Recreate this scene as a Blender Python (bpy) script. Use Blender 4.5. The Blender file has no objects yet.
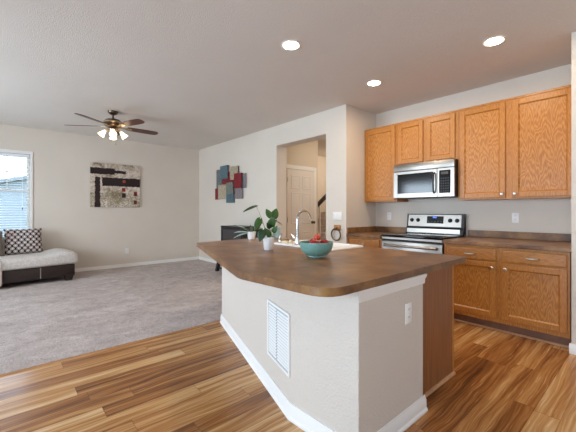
import bpy, bmesh, math, random
from mathutils import Vector, Matrix, Euler
random.seed(7)
C = bpy.context.scene.collection
S = bpy.context.scene
PI = math.pi

# ------------------------------------------------------------------ camera, world, light, exposure
CAM_H = 1.22
FPX = 325.6
HZ = 211.0
TH = math.atan2(372, FPX)                      # heading of the lens, measured from +X
FW = Vector((math.cos(TH), math.sin(TH), 0)); RT = Vector((math.sin(TH), -math.cos(TH), 0))
cam = bpy.data.cameras.new('camera'); camo = bpy.data.objects.new('camera', cam); C.objects.link(camo)
cam.sensor_width = 36; cam.lens = FPX / 576 * 36; cam.shift_y = -(216 - HZ) / 576
cam.clip_start = .02; cam.clip_end = 200
camo.location = (0, 0, CAM_H); camo.rotation_euler = (PI / 2, 0, TH - PI / 2)
S.camera = camo

w = bpy.data.worlds.new('sky'); S.world = w; w.use_nodes = True
bg = w.node_tree.nodes['Background']; bg.inputs[0].default_value = (.68, .84, 1, 1); bg.inputs[1].default_value = 3.6

def area(name, loc, rot, sx, sy, power, col):
    l = bpy.data.lights.new(name, 'AREA'); l.shape = 'RECTANGLE'; l.size = sx; l.size_y = sy
    l.energy = power; l.color = col
    o = bpy.data.objects.new(name, l); C.objects.link(o); o.location = loc; o.rotation_euler = rot
    return o
# daylight through the patio door, plus added fill through a made-up living-room window
area('daylight_patio', (-3.20, .40, 1.12), (PI / 2 + .25, 0, -PI / 2), 3.4, 2.0, 86, (.58, .78, 1))
area('fill_living', (-3.20, 5.0, 1.5), (PI / 2 + .15, 0, -PI / 2), 2.6, 1.5, 150, (.72, .86, 1))
S.view_settings.view_transform = 'Standard'; S.view_settings.look = 'None'
S.view_settings.gamma = 1; S.view_settings.use_curve_mapping = False
S.view_settings.exposure = 0.48
S.cycles.max_bounces = 10; S.cycles.diffuse_bounces = 7; S.cycles.glossy_bounces = 5
S.cycles.transparent_max_bounces = 16
S.cycles.sample_clamp_indirect = 6
S.cycles.use_denoising = True
S.cycles.caustics_reflective = False; S.cycles.caustics_refractive = False

# ------------------------------------------------------------------ material helpers
class NT:
    def __init__(s, name):
        s.m = bpy.data.materials.new(name); s.m.use_nodes = True
        s.t = s.m.node_tree; s.b = s.t.nodes['Principled BSDF']; s.out = s.t.nodes['Material Output']
    def n(s, typ, **kw):
        x = s.t.nodes.new(typ)
        for k, v in kw.items(): setattr(x, k, v)
        return x
    def put(s, sock, v):
        if isinstance(v, bpy.types.NodeSocket): s.t.links.new(v, sock)
        elif v is not None: sock.default_value = v
    def math(s, op, a, b=None, c=None):
        x = s.n('ShaderNodeMath', operation=op)
        for i, v in enumerate((a, b, c)):
            if v is not None: s.put(x.inputs[i], v)
        return x.outputs[0]
    def mix(s, f, a, b, mode='MIX'):
        x = s.n('ShaderNodeMix', data_type='RGBA', blend_type=mode)
        s.put(x.inputs[0], f); s.put(x.inputs[6], a); s.put(x.inputs[7], b)
        return x.outputs[2]
    def obj(s): return s.n('ShaderNodeTexCoord').outputs['Object']
    def sep(s, v):
        x = s.n('ShaderNodeSeparateXYZ'); s.put(x.inputs[0], v); return x.outputs
    def comb(s, a=0., b=0., c=0.):
        x = s.n('ShaderNodeCombineXYZ')
        for i, v in enumerate((a, b, c)): s.put(x.inputs[i], v)
        return x.outputs[0]
    def mapping(s, v, scale=(1, 1, 1), loc=(0, 0, 0), rot=(0, 0, 0)):
        x = s.n('ShaderNodeMapping'); s.put(x.inputs[0], v)
        s.put(x.inputs['Location'], loc); x.inputs['Scale'].default_value = scale; x.inputs['Rotation'].default_value = rot
        return x.outputs[0]
    def noise(s, v, scale=5, detail=3, rough=.5, dist=0., col=False):
        x = s.n('ShaderNodeTexNoise'); s.put(x.inputs['Vector'], v)
        x.inputs['Scale'].default_value = scale; x.inputs['Detail'].default_value = detail
        x.inputs['Roughness'].default_value = rough; x.inputs['Distortion'].default_value = dist
        return x.outputs[1 if col else 0]
    def white(s, v):
        x = s.n('ShaderNodeTexWhiteNoise', noise_dimensions='3D'); s.put(x.inputs[0], v); return x.outputs[0]
    def ramp(s, f, stops, interp='LINEAR'):
        x = s.n('ShaderNodeValToRGB'); s.put(x.inputs[0], f); cr = x.color_ramp; cr.interpolation = interp
        while len(cr.elements) < len(stops): cr.elements.new(.5)
        for e, (p, c) in zip(cr.elements, stops): e.position = p; e.color = (*c, 1) if len(c) == 3 else c
        return x.outputs[0]
    def bump(s, h, strength=.3, dist=.01):
        x = s.n('ShaderNodeBump'); s.put(x.inputs['Height'], h)
        x.inputs['Strength'].default_value = strength; x.inputs['Distance'].default_value = dist
        s.t.links.new(x.outputs[0], s.b.inputs['Normal'])
    def set(s, col=None, rough=None, metal=None, spec=None, **kw):
        s.put(s.b.inputs['Base Color'], (*col, 1) if isinstance(col, tuple) and len(col) == 3 else col)
        s.put(s.b.inputs['Roughness'], rough); s.put(s.b.inputs['Metallic'], metal)
        s.put(s.b.inputs['Specular IOR Level'], spec)
        for k, v in kw.items(): s.put(s.b.inputs[k.replace('_', ' ')], v)
        return s.m

def srgb(h):
    h = h.lstrip('#'); r = []
    for i in (0, 2, 4):
        c = int(h[i:i + 2], 16) / 255
        r.append(c / 12.92 if c <= .04045 else ((c + .055) / 1.055) ** 2.4)
    return tuple(r)

M = {}
def plain(key, hexc, rough=.5, metal=0., spec=.5, var=.06, scale=40, bump=0., **kw):
    t = NT(key); c = srgb(hexc)
    nz = t.noise(t.obj(), scale, 3)
    f = t.ramp(nz, [(.3, tuple(max(0, x * (1 - var)) for x in c)), (.7, tuple(min(1, x * (1 + var)) for x in c))])
    if bump: t.bump(nz, bump, .003)
    M[key] = t.set(f, rough, metal, spec, **kw); return M[key]

def wallmat(key, hexc, bump=.25):
    t = NT(key); c = srgb(hexc); v = t.obj()
    a = t.noise(v, 95, 2, .6); b = t.noise(v, 1.3, 2)
    f = t.ramp(b, [(.3, tuple(x * .98 for x in c)), (.7, tuple(min(1, x * 1.02) for x in c))])
    t.bump(a, bump, .014); M[key] = t.set(f, .75, 0, .25); return M[key]
wallmat('wall_paint', '#dad0c3', .35); wallmat('ceiling_paint', '#dcd6cf', .35); wallmat('island_paint', '#d4cabf', .5)
wallmat('hall_paint', '#d3c6b2')
plain('white_trim', '#eceae6', .35, var=.01); plain('white_plastic', '#eeece8', .35, var=.01)
plain('door_white', '#e4dcd2', .45, var=.01); plain('blind_white', '#e9edf2', .5, var=.01)
plain('stainless', '#a39d96', .34, 1., var=.05, scale=8); plain('chrome', '#bdbab6', .12, 1., var=.01)
plain('nickel', '#bdb7ad', .28, 1., var=.02); plain('brass', '#b3a184', .28, 1., var=.03)
plain('bronze', '#71604f', .32, 1., var=.08); plain('copper', '#b07a4a', .4, .7, var=.15)
plain('black_gloss', '#09090a', .10, 0, .4, var=.1); plain('black_panel', '#0a0a0b', .5, 0, .15, var=.1); plain('black_plastic', '#121214', .45, var=.1)
plain('black_metal', '#151415', .45, var=.1); plain('dark_panel', '#3a3536', .5, var=.15, scale=90)
plain('fan_blade', '#56291c', .35, var=.25, scale=14); plain('sink_white', '#f4f4f2', .18, var=.01)
plain('pot_white', '#f3f1ee', .3, var=.01); plain('soil', '#3a2a1e', .95, var=.4, bump=1.)
plain('leaf', '#32561b', .38, var=.35, scale=30); plain('leaf_dark', '#1d3d1a', .4, var=.3, scale=30)
plain('leaf_pale', '#a9bfb8', .4, var=.15, scale=30); plain('stem', '#7d8a4c', .5, var=.15)
plain('teal_glaze', '#76a096', .3, var=.08, scale=60); plain('apple_red', '#930c16', .28, var=.35, scale=25)
plain('apple_blush', '#c8452a', .3, var=.3, scale=18); plain('sponge', '#e6d9bd', .9, var=.1, bump=.6)
plain('sofa_dark', '#2a1b17', .55, var=.2, scale=25); plain('sofa_foot', '#241713', .45, var=.1)
plain('cushion_grey', '#d3cdc6', .95, var=.14, scale=45, bump=.5); plain('pillow_plain', '#857a72', .95, var=.2, scale=70, bump=.5)
plain('arm_cream', '#d8d2ca', .9, var=.06, scale=60, bump=.3); plain('seam_grey', '#8f8780', .7)
plain('siding', '#8c97a2', .8, var=.08); plain('roof_slate', '#7a828a', .9, var=.2, scale=6); plain('lawn', '#6f7f55', 1, var=.3, scale=3)
plain('tan_trim', '#b98a62', .45, var=.12, scale=30); plain('toe_dark', '#7a5642', .55, var=.2, scale=12)
plain('vent_shadow', '#b2b7bc', .7); plain('slot_dark', '#4a4744', .6); plain('cord_white', '#dddddd', .6)
plain('stair_dark', '#2a1c18', .4, var=.2)

def glass(key, tint=(1, 1, 1)):
    t = NT(key); tr = t.n('ShaderNodeBsdfTransparent'); gl = t.n('ShaderNodeBsdfGlossy'); mx = t.n('ShaderNodeMixShader')
    tr.inputs[0].default_value = (*tint, 1); gl.inputs['Roughness'].default_value = .02
    nz = t.noise(t.obj(), 3, 1); fr = t.n('ShaderNodeFresnel'); fr.inputs[0].default_value = 1.45
    t.put(mx.inputs[0], t.math('MULTIPLY', fr.outputs[0], t.math('ADD', t.math('MULTIPLY', nz, .02), .6)))
    t.t.links.new(tr.outputs[0], mx.inputs[1]); t.t.links.new(gl.outputs[0], mx.inputs[2])
    t.t.links.new(mx.outputs[0], t.out.inputs[0]); M[key] = t.m
glass('glass')
def emit(key, hexc, strength):
    t = NT(key); c = srgb(hexc); nz = t.noise(t.obj(), 20, 1)
    f = t.ramp(nz, [(.3, c), (.7, tuple(min(1, x * 1.02) for x in c))])
    M[key] = t.set(f, .5, 0, .3, Emission_Color=(*c, 1), Emission_Strength=strength)
emit('lamp_disc', '#ffe9cc', 200); emit('shade_glass', '#ffe3bd', 3.); emit('clock_blue', '#5a7cff', .8)

def oak(key, axis, figure=.26):
    """golden oak; axis = direction the grain runs along"""
    t = NT(key); v = t.obj(); rnd = t.n('ShaderNodeObjectInfo').outputs['Random']
    off = t.math('MULTIPLY', rnd, 37.)
    add = t.n('ShaderNodeVectorMath', operation='ADD'); t.put(add.inputs[0], v); t.put(add.inputs[1], t.comb(off, off, off))
    x, y, z = t.sep(add.outputs[0])
    along, cross = (z, t.math('ADD', y, t.math('MULTIPLY', x, .9))) if axis == 'z' else (t.math('ADD', y, t.math('MULTIPLY', x, .9)), z)
    # cathedral figure: nested arches repeated across the board
    w1 = t.noise(t.comb(t.math('MULTIPLY', along, 2.5), t.math('MULTIPLY', cross, 7.), 0), 1., 2)
    c = t.math('DIVIDE', t.math('PINGPONG', t.math('ADD', cross, t.math('MULTIPLY', w1, .22)), .06), .06)
    w2 = t.noise(t.comb(t.math('MULTIPLY', along, 3.), t.math('MULTIPLY', cross, 22.), 0), 1., 3)
    ph = t.math('ADD', t.math('MULTIPLY', along, 80.), t.math('ADD', t.math('MULTIPLY', t.math('POWER', c, 1.4), 13.), t.math('MULTIPLY', w2, 24.)))
    rings = t.math('MULTIPLY_ADD', t.math('SINE', ph), .5, .5)
    pores = t.noise(t.comb(t.math('MULTIPLY', along, 14.), t.math('MULTIPLY', cross, 220.), 0), 1., 3, .6)
    g = t.math('ADD', t.math('MULTIPLY', rings, figure), t.math('MULTIPLY', pores, 1 - figure))
    col = t.ramp(g, [(.2, srgb('#864f1f')), (.5, srgb('#b27433')), (.78, srgb('#cb934a'))])
    t.bump(pores, .08, .002)
    M[key] = t.set(col, .36, 0, .45)
oak('oak_vertical', 'z', .07); oak('oak_horizontal', 'y', .12); oak('oak_panel', 'z', .21)
plain('oak_shadow_edge', '#6f4420', .5)
def veneer(key):
    t = NT(key); x, y, z = t.sep(t.obj())
    g = t.noise(t.comb(t.math('MULTIPLY', x, 60.), t.math('MULTIPLY', y, 60.), t.math('MULTIPLY', z, 3.)), 1., 4, .6)
    col = t.ramp(g, [(.3, srgb('#7d4d2c')), (.7, srgb('#9a6238'))])
    M[key] = t.set(col, .42, 0, .4)
veneer('veneer')

def laminate():
    t = NT('countertop_laminate'); v = t.obj()
    a = t.noise(v, 4.5, 5, .6, .2); b = t.noise(v, 45, 4, .7)
    g = t.math('ADD', t.math('MULTIPLY', a, .8), t.math('MULTIPLY', b, .2))
    col = t.ramp(g, [(.34, srgb('#573a27')), (.5, srgb('#7c583a')), (.66, srgb('#9a7344'))])
    r = t.ramp(b, [(.3, (.32,) * 3), (.7, (.35,) * 3)])
    M['laminate'] = t.set(col, r, 0, .35)
laminate()

def planks():
    t = NT('wood_plank_floor'); x, y, z = t.sep(t.obj())
    W, L = .127, 1.22
    row = t.math('FLOOR', t.math('DIVIDE', y, W))
    r1 = t.white(t.comb(row, 3.7, 1.3))
    xs = t.math('ADD', t.math('DIVIDE', x, L), t.math('MULTIPLY', r1, 9.))
    colm = t.math('FLOOR', xs)
    pid = t.white(t.comb(row, colm, 5.1)); pid2 = t.white(t.comb(colm, row, 9.7))
    sh = t.math('MULTIPLY', pid, 41.)
    wob = t.noise(t.comb(t.math('MULTIPLY', x, 1.7), t.math('MULTIPLY', y, 5.), sh), 1., 2)
    yw = t.math('ADD', y, t.math('MULTIPLY', wob, .09))
    big = t.noise(t.comb(t.math('ADD', t.math('MULTIPLY', x, .75), sh), t.math('MULTIPLY', yw, 23.), sh), 1., 3, .55, .35)
    fine = t.noise(t.comb(t.math('ADD', t.math('MULTIPLY', x, 3.), sh), t.math('MULTIPLY', yw, 110.), sh), 1., 4, .6)
    g = t.math('ADD', t.math('MULTIPLY', big, .68), t.math('MULTIPLY', fine, .32))
    g = t.math('ADD', g, t.math('MULTIPLY', t.math('SUBTRACT', pid2, .5), .22))
    col = t.ramp(g, [(.27, srgb('#54301a')), (.39, srgb('#8c572c')), (.5, srgb('#b37d48')), (.61, srgb('#cd9f68')), (.74, srgb('#e4c398'))])
    fy = t.math('FRACT', t.math('DIVIDE', y, W)); fx = t.math('FRACT', xs)
    s1 = t.math('LESS_THAN', fy, .018); s2 = t.math('LESS_THAN', fx, .0025)
    seam = t.math('MAXIMUM', s1, s2)
    col = t.mix(t.math('MULTIPLY', seam, .55), col, (*srgb('#3c2412'), 1))
    t.bump(t.math('SUBTRACT', fine, seam), .06, .002)
    rr = t.ramp(fine, [(.3, (.20,) * 3), (.7, (.28,) * 3)])
    M['planks'] = t.set(col, rr, 0, .5)
planks()

def carpet():
    t = NT('carpet_pile'); v = t.obj()
    f = t.noise(v, 70, 4, .8); md = t.noise(v, 11, 5, .7, 1.); x, y, z = t.sep(v)
    lo = t.noise(t.comb(t.math('MULTIPLY', x, 1.2), t.math('MULTIPLY', y, 2.), 0), 1.6, 3, .55, 1.2)
    g = t.math('ADD', t.math('ADD', t.math('MULTIPLY', f, .55), t.math('MULTIPLY', md, .27)), t.math('MULTIPLY', lo, .18))
    col = t.ramp(g, [(.38, srgb('#a0918c')), (.5, srgb('#d0c3be')), (.61, srgb('#f0e6e2'))])
    t.bump(t.math('ADD', f, md), 1., .02); M['carpet'] = t.set(col, 1., 0, .1)
carpet()

# ------------------------------------------------------------------ mesh helpers
class MB:
    def __init__(s): s.bm = bmesh.new()
    def _mi(s, faces, m):
        for f in faces: f.material_index = m
    def box(s, x0, x1, y0, y1, z0, z1, bev=0., seg=1, m=0, mat=None):
        r = bmesh.ops.create_cube(s.bm, size=1)
        vs = r['verts']
        T = Matrix.Translation(((x0 + x1) / 2, (y0 + y1) / 2, (z0 + z1) / 2)) @ Matrix.Diagonal((abs(x1 - x0), abs(y1 - y0), abs(z1 - z0), 1))
        bmesh.ops.transform(s.bm, matrix=T, verts=vs)
        fs = list({f for v in vs for f in v.link_faces})
        if bev:
            es = list({e for v in vs for e in v.link_edges})
            rr = bmesh.ops.bevel(s.bm, geom=es, offset=bev, segments=seg, profile=.5, affect='EDGES')
            fs = list({f for f in rr['faces']} | {f for f in fs if f.is_valid})
            vs = list({v for f in fs for v in f.verts})
        if mat is not None: bmesh.ops.transform(s.bm, matrix=mat, verts=vs)
        s._mi(fs, m); return s
    def loft(s, rings, m=0, cap=True, closed=True):
        R = [[s.bm.verts.new(p) for p in ring] for ring in rings]
        fs = []
        n = len(R[0])
        for a, b in zip(R, R[1:]):
            for i in range(n if closed else n - 1):
                j = (i + 1) % n
                try: fs.append(s.bm.faces.new((a[i], a[j], b[j], b[i])))
                except ValueError: pass
        if cap:
            fs.append(s.bm.faces.new(R[0][::-1])); fs.append(s.bm.faces.new(R[-1]))
        s._mi(fs, m); return s
    def cyl(s, p0, p1, r0, r1=None, n=20, m=0):
        r1 = r0 if r1 is None else r1
        p0, p1 = Vector(p0), Vector(p1); d = (p1 - p0).normalized()
        a = d.orthogonal().normalized(); b = d.cross(a)
        ring = lambda p, r: [p + a * (r * math.cos(2 * PI * i / n)) + b * (r * math.sin(2 * PI * i / n)) for i in range(n)]
        return s.loft([ring(p0, r0), ring(p1, r1)], m)
    def lathe(s, prof, c=(0, 0, 0), n=32, m=0, cap=True, mat=None):
        c = Vector(c); rings = []
        for r, z in prof:
            ring = [Vector((r * math.cos(2 * PI * i / n), r * math.sin(2 * PI * i / n), z)) for i in range(n)]
            if mat is not None: ring = [mat @ p for p in ring]
            rings.append([c + p for p in ring])
        return s.loft(rings, m, cap)
    def tube(s, pts, r, n=10, m=0, closed=False):
        P = [Vector(p) for p in pts]; rings = []
        up = None; L = len(P)
        for i, p in enumerate(P):
            if closed: d = (P[(i + 1) % L] - P[i - 1]).normalized()
            else: d = (P[min(i + 1, L - 1)] - P[max(i - 1, 0)]).normalized()
            if up is None: up = d.orthogonal().normalized()
            up = (up - d * up.dot(d)).normalized(); b = d.cross(up)
            rad = r[i] if isinstance(r, (list, tuple)) else r
            rings.append([p + up * (rad * math.cos(2 * PI * k / n)) + b * (rad * math.sin(2 * PI * k / n)) for k in range(n)])
        if closed: rings.append(rings[0])
        return s.loft(rings, m, cap=not closed)
    def prism(s, poly, z0, z1, m=0):
        return s.loft([[(x, y, z0) for x, y in poly], [(x, y, z1) for x, y in poly]], m)
    def build(s, name, mats, parent=None, smooth=True, bevel=0., weld=False):
        if weld: bmesh.ops.remove_doubles(s.bm, verts=s.bm.verts, dist=1e-5)
        bmesh.ops.recalc_face_normals(s.bm, faces=s.bm.faces)
        me = bpy.data.meshes.new(name); s.bm.to_mesh(me); s.bm.free()
        if not isinstance(mats, (list, tuple)): mats = [mats]
        for x in mats: me.materials.append(M[x])
        if smooth:
            me.polygons.foreach_set('use_smooth', [True] * len(me.polygons)); me.set_sharp_from_angle(angle=math.radians(35))
        o = bpy.data.objects.new(name, me); C.objects.link(o)
        if parent is not None: o.parent = parent
        if bevel:
            b = o.modifiers.new('bevel', 'BEVEL'); b.width = bevel; b.segments = 2; b.limit_method = 'ANGLE'
        return o

def tag(o, label, cat, group=None):
    o['label'] = label; o['category'] = cat
    if group: o['group'] = group
    return o
def thing(name, label, cat, loc=(0, 0, 0), rotz=0., group=None):
    o = bpy.data.objects.new(name, None); C.objects.link(o); o.location = loc; o.rotation_euler = (0, 0, rotz)
    o.empty_display_size = .1
    return tag(o, label, cat, group)
def struct(o): o['kind'] = 'structure'; return o
def kids(o): return [c for c in bpy.data.objects if c.parent == o]
def dup(o, parent=None):
    c = o.copy(); C.objects.link(c)
    if parent is not None: c.parent = parent
    for k in kids(o): dup(k, c)
    return c
def rrect(x0, x1, y0, y1, r, z, n=5):
    pts = []
    for cx, cy, a0 in ((x1 - r, y1 - r, 0), (x0 + r, y1 - r, 90), (x0 + r, y0 + r, 180), (x1 - r, y0 + r, 270)):
        for i in range(n + 1):
            a = math.radians(a0 + 90 * i / n); pts.append((cx + r * math.cos(a), cy + r * math.sin(a), z))
    return pts
def roundpoly(pts, rads, n=6):
    out = []; L = len(pts)
    for i, p in enumerate(pts):
        r = rads[i]; p = Vector(p)
        if r <= 0: out.append(tuple(p)); continue
        a = (Vector(pts[i - 1]) - p).normalized(); b = (Vector(pts[(i + 1) % L]) - p).normalized()
        for k in range(n + 1):
            t = k / n; out.append(tuple((p + a * r) * (1 - t) ** 2 + p * 2 * t * (1 - t) + (p + b * r) * t ** 2))
    return out

# ------------------------------------------------------------------ room shell
H = 2.747
XL, YB = -3.00, -2.60
XW, YF, YJ, XK = 3.69, 7.60, 2.954, 4.434       # hall wall, far wall, jog, kitchen wall
XR, YR = 3.665, .50                              # wall end beside the cabinets
T = .12
struct(MB().box(XL - .3, 7.2, YB - .3, 8.0, -.12, 0).build('floor', 'planks', smooth=False))
struct(MB().box(XL - .3, 7.2, YB - .3, 8.0, H, H + .12).build('ceiling', 'ceiling_paint', smooth=False))
# far wall with the blinded window
WX0, WX1, WZ0, WZ1 = -1.45, .37, .72, 2.25
f = MB()
f.box(XL - .3, WX0, YF, YF + .16, 0, H).box(WX1, XW + T, YF, YF + .16, 0, H)
f.box(WX0, WX1, YF, YF + .16, 0, WZ0).box(WX0, WX1, YF, YF + .16, WZ1, H)
struct(f.build('wall_far', 'wall_paint', smooth=False))
# wall with the hall opening (thick), then the jog and the kitchen wall
OY0, OY1, OZ = 3.34, 4.53, 2.392
f = MB()
f.box(XW, XW + .24, OY1, YF, 0, H).box(XW, XW + .24, YJ, OY0, 0, H).box(XW, XW + .24, OY0, OY1, OZ, H)
struct(f.build('wall_hall', 'wall_paint', smooth=False))
struct(MB().box(XW + .24, XK + T, YJ, YJ + T, 0, H).build('wall_jog', 'wall_paint', smooth=False))
struct(MB().box(XK, XK + T, -2.0, YJ, 0, H).build('wall_kitchen', 'wall_paint', smooth=False))
struct(MB().box(XR, XK, YB - .1, YR, 0, H).build('wall_right', 'wall_paint', smooth=False))
# left wall (patio door and added living-room window) and the wall behind the camera
f = MB()
PY0, PY1, LY0, LY1 = -1.35, 2.15, 3.7, 6.3
f.box(XL - T, XL, YB - T, PY0, 0, H).box(XL - T, XL, PY1, LY0, 0, H).box(XL - T, XL, LY1, 8.0, 0, H)
f.box(XL - T, XL, PY0, PY1, 2.12, H).box(XL - T, XL, LY0, LY1, 0, .75).box(XL - T, XL, LY0, LY1, 2.25, H)
struct(f.build('wall_left', 'wall_paint', smooth=False))
BX0, BX1 = .9, 3.0
f = MB()
f.box(XL, BX0, YB - T, YB, 0, H).box(BX1, XR, YB - T, YB, 0, H).box(BX0, BX1, YB - T, YB, 0, .9).box(BX0, BX1, YB - T, YB, 2.2, H)
struct(f.build('wall_behind', 'wall_paint', smooth=False))
# hall
HY = 4.70
f = MB(); f.box(XW + .24, 4.94, HY, HY + T, 0, H)
struct(f.build('wall_hallway_door', 'hall_paint', smooth=False))
struct(MB().box(4.94, 7.1, 6.2, 6.3, 0, H).build('wall_stairwell', 'wall_paint', smooth=False))
struct(MB().box(7.0, 7.1, 3.0, 6.3, 0, H).build('wall_hallway_end', 'hall_paint', smooth=False))
struct(MB().box(XK + T, 7.1, 2.95, 3.07, 0, H).build('wall_hallway_side', 'hall_paint', smooth=False))
struct(MB().box(4.82, 4.94, HY + T, 6.3, 0, H).build('wall_stairwell_side', 'wall_paint', smooth=False))

def bb(mb, x0, y0, x1, y1, side, h=.085, t=.014):
    """baseboard run from (x0,y0) to (x1,y1); side = unit normal into the room"""
    nx, ny = side
    prof = [(0, 0), (t, 0), (t, h * .72), (t * .55, h * .86), (t * .4, h), (0, h)]
    mb.loft([[(x0 + nx * a, y0 + ny * a, z) for a, z in prof], [(x1 + nx * a, y1 + ny * a, z) for a, z in prof]])
f = MB(); bb(f, XL, YF, XW, YF, (0, -1)); struct(f.build('baseboard_far', 'white_trim'))
f = MB(); bb(f, XW, OY1, XW, YF - .014, (-1, 0)); bb(f, XW, YJ, XW, OY0, (-1, 0)); struct(f.build('baseboard_hall', 'white_trim'))
f = MB(); bb(f, XR, YB + .014, XR, YR + .014, (-1, 0)); bb(f, XR, YR, 3.735, YR, (0, 1)); struct(f.build('baseboard_right', 'white_trim'))
f = MB(); bb(f, XL, YB + .014, XL, PY0 - .08, (1, 0)); bb(f, XL, PY1 + .08, XL, YF - .014, (1, 0)); struct(f.build('baseboard_left', 'white_trim'))
f = MB(); bb(f, XL + .014, YB, XR, YB, (0, 1)); struct(f.build('baseboard_behind', 'white_trim'))

# carpet of the living room, its edge running along the planks
CY = 3.215
f = MB(); f.box(XL, XW, CY, YF, .0, .014)
cp = struct(f.build('carpet', 'carpet', smooth=False))
f = MB(); f.loft([[(XL, CY - .016, 0), (XL, CY + .004, 0), (XL, CY + .004, .010), (XL, CY - .006, .009), (XL, CY - .016, .002)],
                  [(XW, CY - .016, 0), (XW, CY + .004, 0), (XW, CY + .004, .010), (XW, CY - .006, .009), (XW, CY - .016, .002)]])
struct(f.build('trim_1', 'tan_trim'))

# ------------------------------------------------------------------ far window: two hung units, outside view
win = MB()
win.box(WX0, WX1, YF + .07, YF + .12, WZ1 - .04, WZ1).box(WX0, WX1, YF + .07, YF + .12, WZ0, WZ0 + .04)
win.box(WX0, WX0 + .04, YF + .07, YF + .12, WZ0, WZ1).box(WX1 - .04, WX1, YF + .07, YF + .12, WZ0, WZ1)
xm = (WX0 + WX1) / 2; win.box(xm - .04, xm + .04, YF + .065, YF + .12, WZ0, WZ1)
win.box(WX0, WX1, YF + .06, YF + .11, 1.575, 1.62)
window = struct(win.build('window_1', 'white_trim', bevel=.004))
mu = MB()
for a, b in ((WX0 + .04, xm - .04), (xm + .04, WX1 - .04)):
    for k in (1, 2): x = a + (b - a) * k / 3; mu.box(x - .008, x + .008, YF + .085, YF + .1, 1.62, WZ1 - .04)
    mu.box(a, b, YF + .085, YF + .1, 1.925, 1.941)
mu.build('muntin', 'white_trim', window)
MB().box(WX0 + .03, WX1 - .03, YF + .091, YF + .094, WZ0 + .03, WZ1 - .03).build('pane', 'glass', window, smooth=False)
cas = MB()
cw = .042
cas.box(WX0 - cw, WX1 + cw, YF - .014, YF, WZ1, WZ1 + .06).box(WX1, WX1 + cw, YF - .014, YF, WZ0 - .05, WZ1).box(WX0 - cw, WX0, YF - .014, YF, WZ0 - .05, WZ1)
cas.box(WX0 - cw, WX1 + cw, YF - .03, YF, WZ0 - .05, WZ0)
cas.build('window_casing', 'white_trim', window, bevel=.003)
for i, (a, b) in enumerate(((xm + .005, WX1 - .006), (WX0 + .006, xm - .005))):
    bl = thing('window_blind', 'white horizontal slat blind, its right edge beside the bare grey wall' if i == 0 else 'white horizontal slat blind in the left half of the window behind the sofa', 'window blind', (a, YF + .03, WZ0), group='blinds of the far window')
    MB().box(0, b - a, -.025, .03, WZ1 - WZ0 - .055, WZ1 - WZ0 - .005, .004).build('headrail', 'blind_white', bl)
    sl = MB(); z = .04
    while z < WZ1 - WZ0 - .06:
        R = Matrix.Translation((0, 0, z)) @ Matrix.Rotation(math.radians(16), 4, 'X')
        sl.loft([[R @ Vector((xx, y, q)) for y, q in ((-.024, 0), (-.008, .003), (.008, .003), (.024, 0), (.008, .0008), (-.008, .0008))] for xx in (.004, b - a - .004)])
        z += .0445
    sl.build('slats', 'blind_white', bl)
    MB().box(.004, b - a - .004, -.024, .024, .005, .025, .004).build('bottom_rail', 'blind_white', bl)
    for q in (.12, b - a - .12): MB().cyl((q, -.026, .02), (q, -.026, WZ1 - WZ0 - .05), .0012, n=6).build('ladder_cord', 'cord_white', bl)
    wd = MB().cyl((b - a - .10, -.034, .55), (b - a - .10, -.034, WZ1 - WZ0 - .05), .003, n=8)
    wd.lathe([(.004, 0), (.008, .01), (.008, .03), (.003, .045)], (b - a - .10, -.034, .52), 10, 1)
    wd.build('tilt_wand', ['blind_white', 'black_plastic'], bl)
# neighbour's house and lawn beyond the window
nb = thing('neighbouring_house', 'blue-grey sided house with a sloping roof beyond the blinds', 'house', (0, 15.5, -.4))
hw = MB()
hw.loft([[(-4.2, 0, 0), (3.0, 0, 0), (3.0, 0, 3.35), (-.2, 0, 2.55), (-4.2, 0, 2.0)], [(-4.2, 5, 0), (3.0, 5, 0), (3.0, 5, 3.35), (-.2, 5, 2.55), (-4.2, 5, 2.0)]])
hw.build('wall', 'siding', nb, smooth=False)
rf = MB(); rf.loft([[(-4.4, -.3, 2.02), (-.2, -.3, 2.58), (3.2, -.3, 3.42), (3.2, -.3, 3.55), (-.2, -.3, 2.70), (-4.4, -.3, 2.14)], [(-4.4, 5.3, 2.02), (-.2, 5.3, 2.58), (3.2, 5.3, 3.42), (3.2, 5.3, 3.55), (-.2, 5.3, 2.70), (-4.4, 5.3, 2.14)]])
rf.build('roof', 'roof_slate', nb, smooth=False)
struct(MB().box(-9, 9, 8.2, 30, -.5, -.4).build('lawn', 'lawn', smooth=False))

# glazed patio door, plus living-room and dining windows added unseen for fill light
def glazing(name, u0, u1, z0, z1, axis, at, cols, rows, th=.05):
    f = MB(); g = MB()
    def bx(mb, a, b, c, d, t0=0., t1=th):
        if axis == 'y': mb.box(at - t1, at - t0, a, b, c, d)
        else: mb.box(a, b, at - t1, at - t0, c, d)
    bx(f, u0, u1, z1 - .06, z1); bx(f, u0, u1, z0, z0 + .08); bx(f, u0, u0 + .06, z0, z1); bx(f, u1 - .06, u1, z0, z1)
    for k in range(1, cols): x = u0 + (u1 - u0) * k / cols; bx(f, x - .03, x + .03, z0, z1)
    for k in range(1, rows): z = z0 + (z1 - z0) * k / rows; bx(f, u0, u1, z - .02, z + .02)
    bx(g, u0 + .03, u1 - .03, z0 + .03, z1 - .03, .022, .026)
    o = struct(f.build(name, 'white_trim', smooth=False)); g.build('pane', 'glass', o, smooth=False)
glazing('door_2', PY0, PY1, .0, 2.12, 'y', XL - .03, 3, 1)
glazing('fill_window_2', LY0, LY1, .75, 2.25, 'y', XL - .03, 2, 2)  # added opening that evens the light on carpet and far wall

glazing('fill_window_3', BX0, BX1, .9, 2.2, 'x', YB - .03, 3, 2)  # unseen window added to brighten the island end and right-hand floor
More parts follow.
